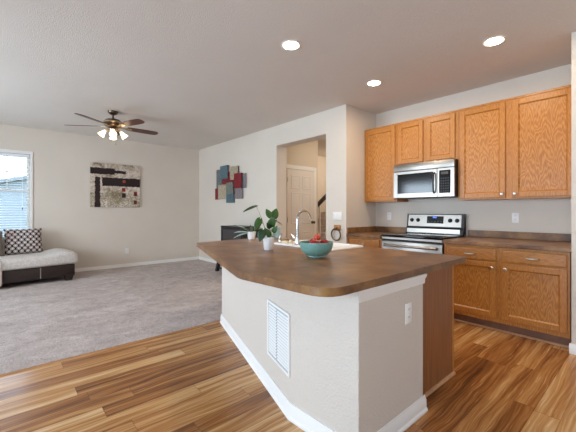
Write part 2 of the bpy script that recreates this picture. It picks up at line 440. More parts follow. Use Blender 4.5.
# ------------------------------------------------------------------ hall door, stairs
DX0, DX1, DZ = 4.07, 4.80, 2.025
d = MB(); d.box(DX0, DX1, HY - .028, HY - .002, .012, DZ)
door = struct(d.build('door_1', 'door_white', smooth=False))
pn = MB(); w2 = (DX1 - DX0)
for (a, b) in ((.115, w2 / 2 - .045), (w2 / 2 + .045, w2 - .115)):
    for z0, z1 in ((1.66, 1.90), (.98, 1.57), (.20, .80)):
        x0, x1 = DX0 + a, DX0 + b; y = HY - .028
        ring = lambda ins, yy: [(x0 + ins, yy, z0 + ins), (x1 - ins, yy, z0 + ins), (x1 - ins, yy, z1 - ins), (x0 + ins, yy, z1 - ins)]
        pn.loft([ring(-.012, y - .001), ring(-.006, y - .010), ring(.006, y - .010), ring(.02, y - .0015), ring(.05, y - .009), ring(.055, y - .009)], cap=False)
        pn.bm.faces.new([pn.bm.verts.new(p) for p in ring(.055, y - .009)])
pn.build('raised_panels', 'door_white', door)
cs = MB(); c0, c1 = DX0 - .008, DX1 + .008
for a, b, q, e in ((c0 - .075, c0, 0, DZ + .085), (c1, c1 + .075, 0, DZ + .085), (c0, c1, DZ + .01, DZ + .085)):
    cs.box(a, b, HY - .022, HY, q, e, .004)
cs.build('door_frame', 'white_trim', door)
k = MB(); k.lathe([(.03, 0), (.03, .006), (.012, .012), (.012, .035), (.026, .045), (.029, .058), (.022, .07), (.0, .072)], (DX1 - .055, HY - .028, .99), 20, mat=Matrix.Rotation(PI / 2, 4, 'X'), cap=False)
k.build('door_handle', 'bronze', door)
for z in (.25, 1.05, 1.82): MB().box(DX0 - .007, DX0 + .012, HY - .036, HY - .026, z - .045, z + .045, .002).build('hinge', 'nickel', door)

st = thing('staircase', 'carpeted staircase with dark handrail beyond the hall door', 'staircase', (5.05, 5.35, 0))
tr = MB()
for i in range(7): tr.box(.10 + .24 * i, .38 + .24 * i, -.32, .80, .0 if i == 0 else .17 * i, .17 * (i + 1))
tr.build('steps', 'carpet', st, smooth=False)
rl = MB(); rl.loft([[(0 + t, y, 1.05 + t * .71 + z) for y, z in ((-.35, 0), (-.29, 0), (-.29, .09), (-.35, .09))] for t in (.02, 1.75)]); bmesh.ops.translate(rl.bm, vec=(0, 0, .10), verts=rl.bm.verts); rl.build('handrail', 'stair_dark', st)
MB().box(.0, .08, -.36, -.28, 0, 1.25, .008).build('newel_post', 'stair_dark', st)
for i in range(1, 7): MB().box(.05 + .24 * i, .08 + .24 * i, -.335, -.305, .17 * i, 1.16 + (.06 + .24 * i) * .71).build('baluster', 'white_trim', st)

hl = thing('hall_ceiling_lamp', 'flush ceiling lamp in the hall beyond the opening', 'ceiling lamp', (5.0, 3.7, H))
MB().lathe([(.0, -.001), (.15, -.001), (.15, -.02), (.14, -.03), (.0, -.03)], n=28, cap=False).build('lamp_base', 'bronze', hl)
emit('hall_glass', '#fff0dc', 44)
MB().lathe([(.135, -.03), (.125, -.06), (.09, -.085), (.04, -.097), (.0, -.1)], n=28, cap=False).build('lamp_shade', 'hall_glass', hl)

sl2 = dup(hl); sl2.location = (6.55, 5.3, H); sl2['label'] = 'unseen ceiling lamp added to brighten the stairwell'; hl['group'] = sl2['group'] = 'hall ceiling lamps'  # lamp copy added out of view to light the strip past the door

# ------------------------------------------------------------------ kitchen island
ZI = .88
A, B_, Cc, D_ = (1.808, 3.170), (1.275, 1.430), (1.287, .955), (1.937, .955)
isl = thing('kitchen_island', 'white textured half-wall island carrying the brown countertop', 'kitchen island', (1.9, 2.0, 0))
off = Vector((-1.9, -2.0, 0))
def L2(p): return (p[0] - 1.9, p[1] - 2.0)
def inset(p, q, d):       # normal to the left of p->q
    v = Vector((q[0] - p[0], q[1] - p[1])).normalized(); return Vector((-v.y, v.x)) * d
zt = ZI - .04
poly = [A, B_, Cc, D_, (1.937, 1.07), (1.40, 1.07), (1.39, 1.42), (1.925, 3.170)]
MB().prism([L2(p) for p in poly], .0, zt).build('half_wall', 'island_paint', isl, bevel=.006)
run = [A, B_, Cc, D_]
def nrm(p, q): v = Vector((q[0] - p[0], q[1] - p[1])).normalized(); return Vector((v.y, -v.x))
n1, n2, n3 = nrm(A, B_), nrm(B_, Cc), nrm(Cc, D_)
def miter(na, nb): return (na + nb) / (1 + na.dot(nb))
offs = [n1, miter(n1, n2), miter(n2, n3), n3]
def run_trim(prof, pts, ofs, name, par=isl):
    f = MB(); rings = []
    for p, o in zip(pts, ofs): rings.append([(p[0] - 1.9 + o[0] * a, p[1] - 2.0 + o[1] * a, z) for a, z in prof])
    f.loft(rings); return f.build(name, 'white_trim', par)
pb = [(0, 0), (.022, 0), (.022, .012), (.014, .022), (.014, .066), (.008, .078), (.006, .09), (0, .09)]
run_trim(pb, [A, B_, Cc, (1.951, .955)], offs, 'baseboard')
pc = [(0, zt - .065), (.006, zt - .062), (.008, zt - .035), (.018, zt - .018), (.02, zt - .002), (0, zt - .002)]
run_trim(pc, [Cc, (1.945, .955)], [miter(n2, n3) * .6, n3], 'crown_trim')
MB().box(1.937, 2.545, 1.022, 1.04, .0, zt).build('end_panel', 'veneer', isl, smooth=False).location = off
e = MB(); e.box(2.520, 2.5485, 1.0195, 1.06, .0, zt, .001); e.build('corner_stile', 'oak_vertical', isl).location = off
e = MB(); e.loft([[(x, y, z) for y, z in ((1.022, 0), (1.006, 0), (1.006, .008), (1.012, .016), (1.022, .019))] for x in (1.951, 2.549)]); e.build('shoe_moulding', 'tan_trim', isl).location = off
fr = MB(); fr.box(2.525, 2.545, 1.06, 3.13, .10, zt); fr.build('face_frame', 'oak_vertical', isl, smooth=False).location = off
tk = MB(); tk.box(2.46, 2.475, 1.04, 3.13, 0, .10); tk.build('toe_board', 'toe_dark', isl, smooth=False).location = off
bp = MB(); bp.box(1.925, 2.545, 3.13, 3.15, 0, zt); bp.build('side_panel', 'veneer', isl, smooth=False).location = off

def knob(mb, p, dirx=-1, r=.0165, m=0):
    R = Matrix.Rotation(-PI / 2 if dirx < 0 else PI / 2, 4, 'Y')
    mb.lathe([(.008, 0), (.006, .008), (.007, .013), (r, .017), (r, .022), (r * .7, .027), (0, .028)], p, 16, m, mat=R, cap=False)
def cab_door(parent, x, y0, y1, z0, z1, face=-1, hinge=None, stile=.052, name='door'):
    """framed oak door in the plane X = x, front towards face"""
    f = MB(); t = .019 * face
    f.box(x, x + t, y0, y0 + stile, z0, z1, .003).box(x, x + t, y1 - stile, y1, z0, z1, .003)
    f.box(x, x + t, y0 + stile, y1 - stile, z0, z0 + stile, .003, m=1).box(x, x + t, y0 + stile, y1 - stile, z1 - stile, z1, .003, m=1)
    d = f.build(name, ['oak_vertical', 'oak_horizontal'], parent)
    p = MB(); s = stile; a0, a1, b0, b1 = y0 + s, y1 - s, z0 + s, z1 - s
    xb, xf = x + t * .30, x + t * .95
    ring = lambda i, xx: [(xx, a0 + i, b0 + i), (xx, a1 - i, b0 + i), (xx, a1 - i, b1 - i), (xx, a0 + i, b1 - i)]
    p.loft([ring(-.001, xf), ring(.010, xb), ring(.012, xb)], cap=False)
    p.bm.faces.new([p.bm.verts.new(q) for q in ring(.012, xb)])
    p.build('panel', 'oak_panel', d)
    if hinge:
        k = MB(); knob(k, (x + t, hinge[0], hinge[1]), face); k.build('knob', 'nickel', d)
    return d
def drawer(parent, x, y0, y1, z0, z1, pull=True):
    f = MB()
    ring = lambda i, xx: [(xx, y0 + i, z0 + i), (xx, y1 - i, z0 + i), (xx, y1 - i, z1 - i), (xx, y0 + i, z1 - i)]
    f.loft([ring(0, x), ring(0, x - .012), ring(.012, x - .019), ring(.016, x - .019)])
    d = f.build('drawer', 'oak_horizontal', parent)
    c = (y0 + y1) / 2; z = (z0 + z1) / 2 - .005
    if pull == 'knob':
        k = MB(); knob(k, (x - .019, c, z)); k.build('knob', 'nickel', d)
    elif pull:
        k = MB(); k.tube([(x - .019, c - .045, z), (x - .036, c - .043, z), (x - .044, c - .02, z), (x - .046, c, z), (x - .044, c + .02, z), (x - .036, c + .043, z), (x - .019, c + .045, z)], [.008, .007, .006, .008, .006, .007, .008], 8)
        k.build('pull', 'nickel', d)
    return d
for y0, y1 in ((1.10, 1.58), (1.60, 2.08), (2.10, 2.58), (2.60, 3.08)):
    dd = cab_door(isl, 2.545, y0, y1, .15, zt - .05, face=1, hinge=((y0 + .03), zt - .12)); dd.location = off

# vent grille on the island's long face
vd = Vector((B_[0] - A[0], B_[1] - A[1])).normalized()
va = math.atan2(vd.y, vd.x)
vpos = Vector(A) + vd * ((Vector((1.3805, 1.7875)) - Vector(A)).dot(vd))
vent = thing('vent_grille', 'white louvred air vent grille low on the island wall', 'vent grille', (vpos.x, vpos.y, .236), va)
vw, vh = .366, .375
vf = MB(); g0 = -.0
for a, b, c_, d_ in ((0, .016, 0, vh), (vw - .016, vw, 0, vh), (.016, vw - .016, 0, .016), (.016, vw - .016, vh - .016, vh)):
    vf.box(a, b, -.011, -.001, c_, d_, .002)
vf.build('frame', 'white_plastic', vent)
lv = MB()
for a, b in ((.018, .43 * vw), (.43 * vw + .016, vw - .018)):
    n = 17
    for i in range(n):
        z = .026 + (vh - .052) * (i + .5) / n
        lv.loft([[(xx, -.009, z - .0065), (xx, -.0085, z - .0055), (xx, -.003, z + .0035), (xx, -.004, z + .0035)] for xx in (a, b)])
lv.build('louvres', 'white_plastic', vent)
MB().box(.01, vw - .01, -.002, -.0006, .01, vh - .01).build('backing', 'vent_shadow', vent, smooth=False)

# countertop of the island with the sink cut-out
SX0, SX1, SY0, SY1 = 2.085, 2.575, 1.83, 2.64
def slab(outer, hole, z0, z1):
    bm = bmesh.new()
    def loop(pts):
        vs = [bm.verts.new((x, y, z0)) for x, y in pts]
        return [bm.edges.new((vs[i], vs[(i + 1) % len(vs)])) for i in range(len(vs))]
    es = loop(outer) + (loop(hole) if hole else [])
    r = bmesh.ops.triangle_fill(bm, use_beauty=True, use_dissolve=False, edges=es)
    fs = [g for g in r['geom'] if isinstance(g, bmesh.types.BMFace)]
    ex = bmesh.ops.extrude_face_region(bm, geom=fs)
    bmesh.ops.translate(bm, vec=(0, 0, z1 - z0), verts=[g for g in ex['geom'] if isinstance(g, bmesh.types.BMVert)])
    mb = MB(); mb.bm.free(); mb.bm = bm; return mb
IX1 = 2.605
out = [(1.571, 3.295), (.992, 1.555), (1.045, .935), (IX1, .945), (IX1, 3.39)]
out = roundpoly(out, [.0, .06, .13, .03, 0])
hole = [(x, y) for x, y, z in rrect(SX0 + .02, SX1 - .02, SY0 + .02, SY1 - .02, .04, 0)]
ct = slab(out, hole, zt, ZI).build('countertop', 'laminate', bevel=.005)
tag(ct, 'large brown mottled laminate countertop with clipped corner on the island', 'countertop')
# sink
def sring(dx, z, r, lo=0.): return rrect(SX0 + dx + lo, SX1 - dx, SY0 + dx, SY1 - dx, r, z)
sk = MB()
sk.loft([sring(.0, ZI + .0005, .05), sring(.0, ZI + .010, .05), sring(.008, ZI + .016, .05), sring(.028, ZI + .016, .045, .055), sring(.036, ZI + .008, .045, .055), sring(.05, ZI - .16, .05, .055), sring(.09, ZI - .18, .05, .055)], cap=False)
sk.bm.faces.new([sk.bm.verts.new(p) for p in sring(.09, ZI - .18, .05, .055)])
sink = sk.build('sink', 'sink_white', weld=True)
tag(sink, 'white drop-in kitchen sink set into the island countertop', 'sink')
dr = MB(); dr.lathe([(.0, .004), (.03, .004), (.04, .002), (.042, 0)], (2.36, 2.23, ZI - .18), 20, cap=False); dr.build('drain', 'chrome', sink)
# faucet
fa = thing('faucet', 'tall chrome gooseneck faucet behind the teal bowl', 'faucet', (2.118, 2.285, ZI + .016))
b = MB(); b.lathe([(.028, 0), (.028, .008), (.02, .016), (.017, .05), (.014, .07), (.0, .07)], n=20); b.build('base', 'chrome', fa)
pts = [(0, 0, .05), (0, 0, .15), (0, 0, .24)]
for i in range(1, 13):
    a = PI - i / 12 * (PI * .86); pts.append((.085 + .085 * math.cos(a), 0, .24 + .085 * math.sin(a)))
MB().tube(pts, .0115, 12).build('spout', 'chrome', fa)
q = Vector(pts[-1]); dq = (q - Vector(pts[-2])).normalized()
MB().cyl(q - dq * .005, q + dq * .035, .0135, .0125, 14).build('spray_head', 'chrome', fa)
ln = MB(); ln.cyl((0, 0, .055), (0, .035, .062), .008, .007, 12).tube([(0, .032, .06), (-.004, .06, .085), (-.006, .075, .1)], [.006, .005, .006], 8); ln.build('lever', 'chrome', fa)
# side sprayer and soap things on the sink rim
sp = thing('side_sprayer', 'small chrome side sprayer on the sink rim beside the plant', 'sprayer', (2.135, 2.565, ZI + .016))
MB().lathe([(.022, 0), (.022, .006), (.014, .014), (.012, .03), (.0, .03)], n=18).build('base', 'chrome', sp)
MB().tube([(0, 0, .028), (0, 0, .05), (.006, -.004, .075), (.02, -.012, .09)], [.011, .012, .014, .012], 12).build('spray_head', 'nickel', sp)
so = MB(); so.box(-.028, .028, -.036, .036, 0, .026, .007, 2); so = so.build('sponge', 'sponge'); so.location = (2.122, 2.455, ZI + .016); so.rotation_euler = (0, 0, .25)
tag(so, 'cream sponge on the sink rim left of the faucet', 'sponge')
sd = thing('soap_dispenser', 'short soap dispenser with pump on the sink rim between sponge and faucet', 'soap dispenser', (2.118, 2.375, ZI + .016))
MB().lathe([(.0, 0), (.02, 0), (.022, .006), (.022, .03), (.012, .042), (.008, .045), (.0, .045)], n=18, cap=False).build('bottle', 'sponge', sd)
MB().tube([(0, 0, .043), (0, 0, .062), (.012, 0, .066), (.026, 0, .062)], .004, 8).build('pump', 'chrome', sd)

# outlets
def outlet(name, label, loc, rotz, toggle=0, w=.07):
    o = thing(name, label, 'light switch' if toggle else 'outlet', loc, rotz, None if toggle else 'wall outlets')
    MB().box(-w / 2, w / 2, -.007, -.0006, 0, .115, .003, 2).build('cover_plate', 'white_plastic', o)
    if toggle:
        for i in range(toggle):
            x = (i - (toggle - 1) / 2) * .046
            MB().box(x - .016, x + .016, -.012, -.006, .025, .09, .002).build('rocker', 'white_trim', o)
    else:
        for z in (.035, .08):
            s_ = MB(); s_.lathe([(.0165, .006), (.0165, .0085), (.0, .0085)], (0, 0, z), 18, mat=Matrix.Rotation(PI / 2, 4, 'X'), cap=False)
            s_.box(-.007, -.005, -.0092, -.008, z - .002, z + .008, m=1).box(.005, .007, -.0092, -.008, z - .002, z + .008, m=1)
            s_.build('socket', ['white_trim', 'slot_dark'], o)
    return o
outlet('wall_outlet', 'white outlet on the end of the island, under the countertop', (1.751, .955, .575), 0)
outlet('wall_outlet', 'white outlet over the kitchen counter right of the range', (XK, 1.094, 1.085), -PI / 2)
outlet('wall_outlet', 'white outlet in the kitchen corner left of the range', (XK, 2.72, 1.085), -PI / 2)
outlet('wall_outlet', 'white outlet low on the living room wall below the painting', (2.02, YF, .30), 0)
outlet('light_switch', 'white triple switch plate between hall opening and kitchen corner', (XW, 3.118, 1.092), -PI / 2, 3, .165)

# towel ring
tr_ = thing('towel_ring', 'bronze towel ring on a wooden block below the switch plate', 'towel ring', (XW, 3.11, .80), -PI / 2)
MB().box(-.062, .062, -.022, -.0008, .135, .215, .006).build('mount', 'copper', tr_)
MB().cyl((0, -.02, .175), (0, -.05, .165), .009, .008, 12).build('post', 'bronze', tr_)
R_ = .085
MB().tube([(R_ * math.sin(a), -.047 + .012 * (1 - math.cos(a)) * .5, .16 - R_ + R_ * math.cos(a)) for a in [2 * PI * i / 36 for i in range(36)]], .011, 8, closed=True).build('ring', 'bronze', tr_)

# ------------------------------------------------------------------ kitchen cabinets
XB = 3.735
def base_cabinet(label, y0, y1, doors, drawers):
    c = thing('base_cabinet', label, 'base cabinet', (XB, y0, 0), group='oak base cabinets')
    w_ = y1 - y0
    MB().box(0, XK - XB - .002, .001, w_ - .001, .10, .858).build('carcass', 'oak_vertical', c, smooth=False)
    MB().box(.06, XK - XB - .002, .001, w_ - .001, 0, .10).build('toe_board', 'toe_dark', c, smooth=False)
    sm = MB(); sm.loft([[(.06 - a, y, z) for a, z in ((0, 0), (.013, 0), (.013, .007), (.008, .015), (0, .018))] for y in (.001, w_ - .001)]); sm.build('shoe_moulding', 'tan_trim', c)
    for a, b, k in doors: cab_door(c, -.0005, a - y0, b - y0, .145, .70, hinge=(k - y0, .645))
    for a, b, p in drawers: drawer(c, -.0005, a - y0, b - y0, .715, .838, p)
    return c
base_cabinet('oak base cabinet right of the range, two doors under two drawers', .517, 1.600, [(1.085, 1.565, 1.115), (.535, 1.03, 1.0)], [(1.085, 1.565, True), (.535, 1.03, True)])
base_cabinet('narrow oak base cabinet in the corner left of the range', 2.402, 2.950, [(2.43, 2.92, 2.46)], [(2.43, 2.92, 'knob')])
def counter(label, y0, y1, side):
    f = MB(); f.box(3.69, XK - .002, y0, y1, .860, .90)
    c = f.build('kitchen_countertop', 'laminate', bevel=.006); tag(c, label, 'countertop', 'kitchen wall countertops')
    s_ = MB(); s_.box(XK - .022, XK - .002, y0, y1, .90, .982, .003)
    if side: s_.box(3.71, XK - .022, y1 - .02, y1, .90, .982, .003)
    s_.build('backsplash', 'laminate', c)
counter('brown laminate counter right of the range with low backsplash', .502, 1.600, False)
counter('short brown laminate counter in the corner left of the range', 2.402, 2.952, True)

XU = 4.13
def wall_cabinet(label, y0, y1, z0, z1, doors):
    c = thing('wall_cabinet', label, 'wall cabinet', (XU, y0, z0), group='oak wall cabinets')
    MB().box(0, XK - XU - .001, .001, y1 - y0 - .001, 0, z1 - z0).build('carcass', 'oak_vertical', c, smooth=False)
    f = MB(); f.box(-.006, .0, .0, y1 - y0, z1 - z0 - .018, z1 - z0 + .004, .002); f.build('top_trim', 'oak_horizontal', c)
    for a, b, k in doors: cab_door(c, -.0005, a - y0, b - y0, .018, z1 - z0 - .03, hinge=None if k is None else (k - y0, .055), stile=.056)
ZU0, ZU1 = 1.352, 2.438
wall_cabinet('single-door oak wall cabinet in the corner left of the microwave', 2.412, 2.952, ZU0, ZU1, [(2.437, 2.927, None)])
wall_cabinet('short two-door oak wall cabinet directly above the microwave', 1.605, 2.410, 1.846, ZU1, [(2.035, 2.39, None), (1.635, 1.99, None)])
wall_cabinet('large two-door oak wall cabinet right of the microwave with nickel knobs', .502, 1.603, ZU0, ZU1, [(1.11, 1.58, 1.137), (.535, 1.045, 1.018)])

# ------------------------------------------------------------------ microwave
MY0, MY1, MX, MZ0, MZ1 = 1.607, 2.408, 4.03, 1.395, 1.843
mw = thing('microwave', 'stainless over-range microwave mounted between the oak wall cabinets', 'microwave', (MX, MY0, MZ0))
W_ = MY1 - MY0; Hm = MZ1 - MZ0
MB().box(.03, XK - MX - .001, .001, W_ - .001, 0, Hm, .003).build('body', 'black_plastic', mw)
MB().box(0, .032, 0, W_, Hm - .095, Hm, .006, 2).build('vent_band', 'stainless', mw)
dk = MB(); y0 = .205
for a, b, c_, d_ in ((y0, y0 + .05, 0, Hm - .098), (W_ - .06, W_, 0, Hm - .098), (y0 + .05, W_ - .06, 0, .06), (y0 + .05, W_ - .06, Hm - .135, Hm - .098)): dk.box(0, .03, a, b, c_, d_, .003)
mdoor = dk.build('door', 'stainless', mw)
MB().box(.004, .028, y0 + .045, W_ - .055, .055, Hm - .13).build('window', 'black_gloss', mdoor, smooth=False)
MB().tube([(.0, y0 + .035, .05), (-.035, y0 + .03, .07), (-.04, y0 + .03, .17), (-.035, y0 + .03, Hm - .17), (.0, y0 + .035, Hm - .15)], .011, 10).build('handle', 'black_plastic', mdoor)
MB().box(.0, .03, 0, y0 - .003, 0, Hm - .098, .003).build('control_surround', 'stainless', mw)
cpn = MB(); cpn.box(-.003, .01, .045, y0 - .025, .045, Hm - .125, .002); cpn = cpn.build('control_panel', 'black_panel', mw)
MB().box(-.0045, -.002, .07, y0 - .05, Hm - .175, Hm - .145).build('display', 'slot_dark', cpn)
kb = MB()
for i in range(4):
    for j in range(6): kb.box(-.0045, -.002, .062 + i * .027, .08 + i * .027, .06 + j * .031, .078 + j * .031)
kb.build('keypad', 'black_plastic', cpn)
MB().box(.04, .3, .05, W_ - .05, -.004, .001).build('underside_filter', 'slot_dark', mw)

# ------------------------------------------------------------------ range
RX = 3.72; RY0, RY1 = 1.606, 2.390
rg = thing('range', 'stainless and black electric range under the microwave', 'range', (RX, RY0, 0))
Wr = RY1 - RY0; D = XK - RX - .01
MB().box(.03, D - .02, .002, Wr - .002, .03, .895, .003).build('body', 'black_plastic', rg)
MB().box(-.02, D - .10, 0, Wr, .894, .920, .006, 2).build('cooktop', 'black_gloss', rg)
for i, (a, b, r) in enumerate(((.18, .2, .095), (.18, .58, .075), (.46, .2, .075), (.46, .58, .095))):
    f = MB(); f.lathe([(r - .004, .0), (r, .0006), (r + .003, .0)], (a, b, .9203), 36, cap=False); f.build('burner_ring', 'dark_panel', rg)
dr = MB(); dr.box(-.012, .03, .004, Wr - .004, .20, .838, .006, 2); od = dr.build('oven_door', 'stainless', rg)
MB().box(-.015, -.008, .10, Wr - .10, .30, .68, .002).build('window', 'black_gloss', od)
hd = MB(); hd.tube([(-.012, .06, .79), (-.05, .065, .79), (-.056, .10, .79), (-.056, Wr - .10, .79), (-.05, Wr - .065, .79), (-.012, Wr - .06, .79)], .015, 12); hd.build('handle', 'stainless', od)
MB().box(-.012, .03, .004, Wr - .004, .862, .892, .004).build('front_rail', 'stainless', rg)
MB().box(-.008, .03, .004, Wr - .004, .04, .19, .006, 2).build('storage_drawer', 'stainless', rg)
bgx = D - .10
f = MB(); f.loft([[(bgx + a, y, z) for a, z in ((.0, .92), (.098, .92), (.098, 1.18), (.055, 1.18), (.03, 1.0), (.012, .985))] for y in (.016, Wr)])
bk = f.build('backguard', 'black_plastic', rg)
sl_ = (1.165 - 1.01) ; fx = lambda z: bgx + .03 + (.055 - .03) * (z - 1.0) / .18
def onface(mb, y0, y1, z0, z1, d0, d1, m=0): mb.loft([[(fx(z0) - d1, y, z0), (fx(z0) - d0, y, z0), (fx(z1) - d0, y, z1), (fx(z1) - d1, y, z1)] for y in (y0, y1)], m)
f = MB(); onface(f, .05, Wr - .022, 1.012, 1.168, -.001, .004); f.build('control_fascia', 'stainless', bk, smooth=False)
f = MB(); onface(f, Wr / 2 - .12, Wr / 2 + .10, 1.055, 1.15, .004, .007); f.build('clock_panel', 'black_gloss', bk, smooth=False)
f = MB(); onface(f, Wr / 2 - .03, Wr / 2 + .02, 1.125, 1.143, .007, .008); f.build('clock_digits', 'clock_blue', bk, smooth=False)
f = MB()
for i in range(5): onface(f, Wr / 2 - .105 + i * .042, Wr / 2 - .08 + i * .042, 1.07, 1.085, .007, .008)
f.build('buttons', 'dark_panel', bk, smooth=False)
for y in (.10, .185, Wr - .165, Wr - .075):
    f = MB(); f.lathe([(.026, 0), (.027, .006), (.022, .010), (.019, .026), (.016, .03), (.0, .03)], (fx(1.095) - .004, y, 1.095), 20, mat=Matrix.Rotation(-PI / 2 + .13, 4, 'Y'), cap=False)
    f.box(fx(1.095) - .036, fx(1.095) - .03, y - .003, y + .003, 1.085, 1.113); f.build('knob', 'black_plastic', bk)
f = MB(); f.box(bgx - .004, bgx + .001, .05, Wr - .02, .925, .982, .001); f.build('rear_strip', 'stainless', bk)

# ------------------------------------------------------------------ recessed lights
for lab, x, y in (('recessed ceiling downlight nearest the camera above the island', 1.993, 2.236), ('recessed ceiling downlight in front of the corner cabinet', 3.33, 2.247), ('recessed ceiling downlight above the floor by the right cabinets', 3.319, .982)):
    r = thing('recessed_light', lab, 'ceiling light', (x, y, H), group='recessed ceiling lights')
    MB().lathe([(.088, -.0005), (.088, -.004), (.082, -.008), (.070, -.006), (.066, -.001)], n=36, cap=False).build('trim_ring', 'white_trim', r)
    MB().lathe([(.067, -.0035), (.04, -.0045), (.0, -.005)], n=36, cap=False).build('lens', 'lamp_disc', r)

# ------------------------------------------------------------------ ceiling fan
fan = thing('ceiling_fan', 'five-blade ceiling fan with lit glass shades over the living room', 'ceiling fan', (1.272, 5.53, H - .036))
MB().lathe([(.0, .035), (.075, .035), (.075, .024), (.06, .0), (.03, -.018), (.0, -.018)], n=28, cap=False).build('canopy', 'bronze', fan)
MB().cyl((0, 0, -.012), (0, 0, -.09), .014).build('downrod', 'bronze', fan)
MB().lathe([(.0, -.075), (.05, -.08), (.10, -.095), (.125, -.12), (.128, -.15), (.115, -.165), (.12, -.18), (.095, -.205), (.05, -.22), (.0, -.22)], n=32, cap=False).build('motor_housing', 'bronze', fan)
MB().lathe([(.129, -.125), (.134, -.13), (.134, -.145), (.129, -.15)], n=32, cap=False).build('brass_band', 'brass', fan)
bl = None
for i in range(5):
    ang = math.radians(2 + 72 * i)
    f = MB(); R = Matrix.Rotation(ang, 4, 'Z') @ Matrix.Translation((0, 0, -.195)) @ Matrix.Rotation(math.radians(-12), 4, 'X')
    outl = [(.20, -.052), (.30, -.062), (.50, -.070), (.62, -.068), (.66, -.055), (.68, -.03), (.685, 0), (.68, .03), (.66, .055), (.62, .068), (.50, .070), (.30, .062), (.20, .052)]
    if bl is None:
        f.prism(outl, -.004, .004); bl = f.build('blade', 'fan_blade', fan, bevel=.002)
        g = MB(); g.prism([(.085, -.018), (.16, -.012), (.20, -.035), (.26, -.03), (.28, 0), (.26, .03), (.20, .035), (.16, .012), (.085, .018)], -.010, -.0045); g.build('blade_bracket', 'brass', bl)
        b0 = bl
    else:
        bl = b0.copy(); C.objects.link(bl); bl.parent = fan
        for kk in kids(b0): c2 = kk.copy(); C.objects.link(c2); c2.parent = bl
    bl.matrix_local = R
MB().lathe([(.0, -.215), (.045, -.222), (.06, -.24), (.055, -.27), (.03, -.285), (.0, -.288)], n=24, cap=False).build('light_kit', 'brass', fan)
for i in range(4):
    a = math.radians(77 + 90 * i)
    dv = Vector((math.cos(a), math.sin(a), 0))
    am = MB(); p0 = dv * .045 + Vector((0, 0, -.25)); p1 = dv * .085 + Vector((0, 0, -.25)); p2 = dv * .105 + Vector((0, 0, -.268))
    am.tube([p0, p1, p2], .009, 8); am.build('lamp_arm', 'brass', fan)
    axis = (dv * .62 + Vector((0, 0, -.78))).normalized()
    q = Vector((0, 0, 1)).rotation_difference(axis).to_matrix().to_4x4()
    sh = MB(); sh.lathe([(.016, 0), (.020, .012), (.027, .035), (.038, .068), (.051, .098), (.049, .098), (.036, .068), (.027, .04), (.018, .012), (.0, .01)], p2, 24, mat=q, cap=False)
    so_ = sh.build('lamp_shade', 'shade_glass', fan)
for x, y, l in ((.03, -.03, .17), (-.03, -.02, .12)):
    pc_ = MB(); pc_.cyl((x, y, -.28), (x, y, -.28 - l), .0015, n=6); pc_.lathe([(.0, 0), (.006, .006), (.006, .02), (.002, .03)], (x, y, -.31 - l), 10, cap=False); pc_.build('pull_chain', 'brass', fan)

# ------------------------------------------------------------------ painting
def painting_mat():
    t = NT('abstract_painting'); v = t.obj()
    wob = t.noise(v, 22, 3, .6, 0, col=True)
    sb = t.n('ShaderNodeVectorMath', operation='SUBTRACT'); t.put(sb.inputs[0], wob); sb.inputs[1].default_value = (.5, .5, .5)
    sc = t.n('ShaderNodeVectorMath', operation='SCALE'); t.put(sc.inputs[0], sb.outputs[0]); sc.inputs['Scale'].default_value = .045
    ad = t.n('ShaderNodeVectorMath', operation='ADD'); t.put(ad.inputs[0], v); t.put(ad.inputs[1], sc.outputs[0])
    x, y, z = t.sep(ad.outputs[0]); x0, y0_, z0_ = t.sep(v)
    def rect(a, b, c, d, X=x, Z=z):
        m1 = t.math('MULTIPLY', t.math('GREATER_THAN', X, a), t.math('LESS_THAN', X, b))
        m2 = t.math('MULTIPLY', t.math('GREATER_THAN', Z, c), t.math('LESS_THAN', Z, d))
        return t.math('MULTIPLY', m1, m2)
    n1 = t.noise(v, 5, 6, .7, .8); n2 = t.noise(v, 26, 5, .75)
    base = t.ramp(n1, [(.33, srgb('#6f6450')), (.44, srgb('#a5957e')), (.53, srgb('#cfbfb0')), (.66, srgb('#e2d6cc'))])
    low = t.math('MULTIPLY', t.math('LESS_THAN', z, .30), t.math('GREATER_THAN', n2, .5))
    base = t.mix(t.math('MULTIPLY', low, .8), base, (*srgb('#857a58'), 1))
    base = t.mix(t.math('MULTIPLY', t.math('GREATER_THAN', n2, .60), .6), base, (*srgb('#f1ebe3'), 1))
    dark = (*srgb('#2c1d1e'), 1); red = (*srgb('#8e2a1e'), 1); org = (*srgb('#9c4a34'), 1)
    W, Hh = .95, .91
    def R(a, b, c, d, col, base, dist=True):
        return t.mix(rect(a * W, b * W, (1 - d) * Hh, (1 - c) * Hh, x if dist else x0, z if dist else z0_), base, col)
    base = R(-.1, .47, .11, .255, dark, base); base = R(.4, .70, .15, .22, dark, base)
    base = R(.22, 1.1, .32, .515, dark, base); base = R(.085, .185, .32, 1.1, dark, base)
    base = R(.63, .69, .365, .425, org, base, False); base = R(.615, .69, .545, .635, red, base, False)
    base = R(.615, .695, .67, .775, dark, base, False); base = R(.865, .94, .625, .73, red, base, False)
    base = R(.885, .925, .66, .73, dark, base, False); base = R(.87, .935, .835, .925, dark, base, False)
    base = R(.905, .935, .835, .925, red, base, False)
    t.bump(n2, .3, .003); M['painting'] = t.set(base, .6, 0, .3)
painting_mat()
pt = MB(); pt.box(0, .95, -.036, -.002, 0, .91, .003); pt = pt.build('painting', 'painting'); pt.location = (1.325, YF, 1.30)
tag(pt, 'square abstract canvas with dark bars and red squares on the far wall', 'painting')

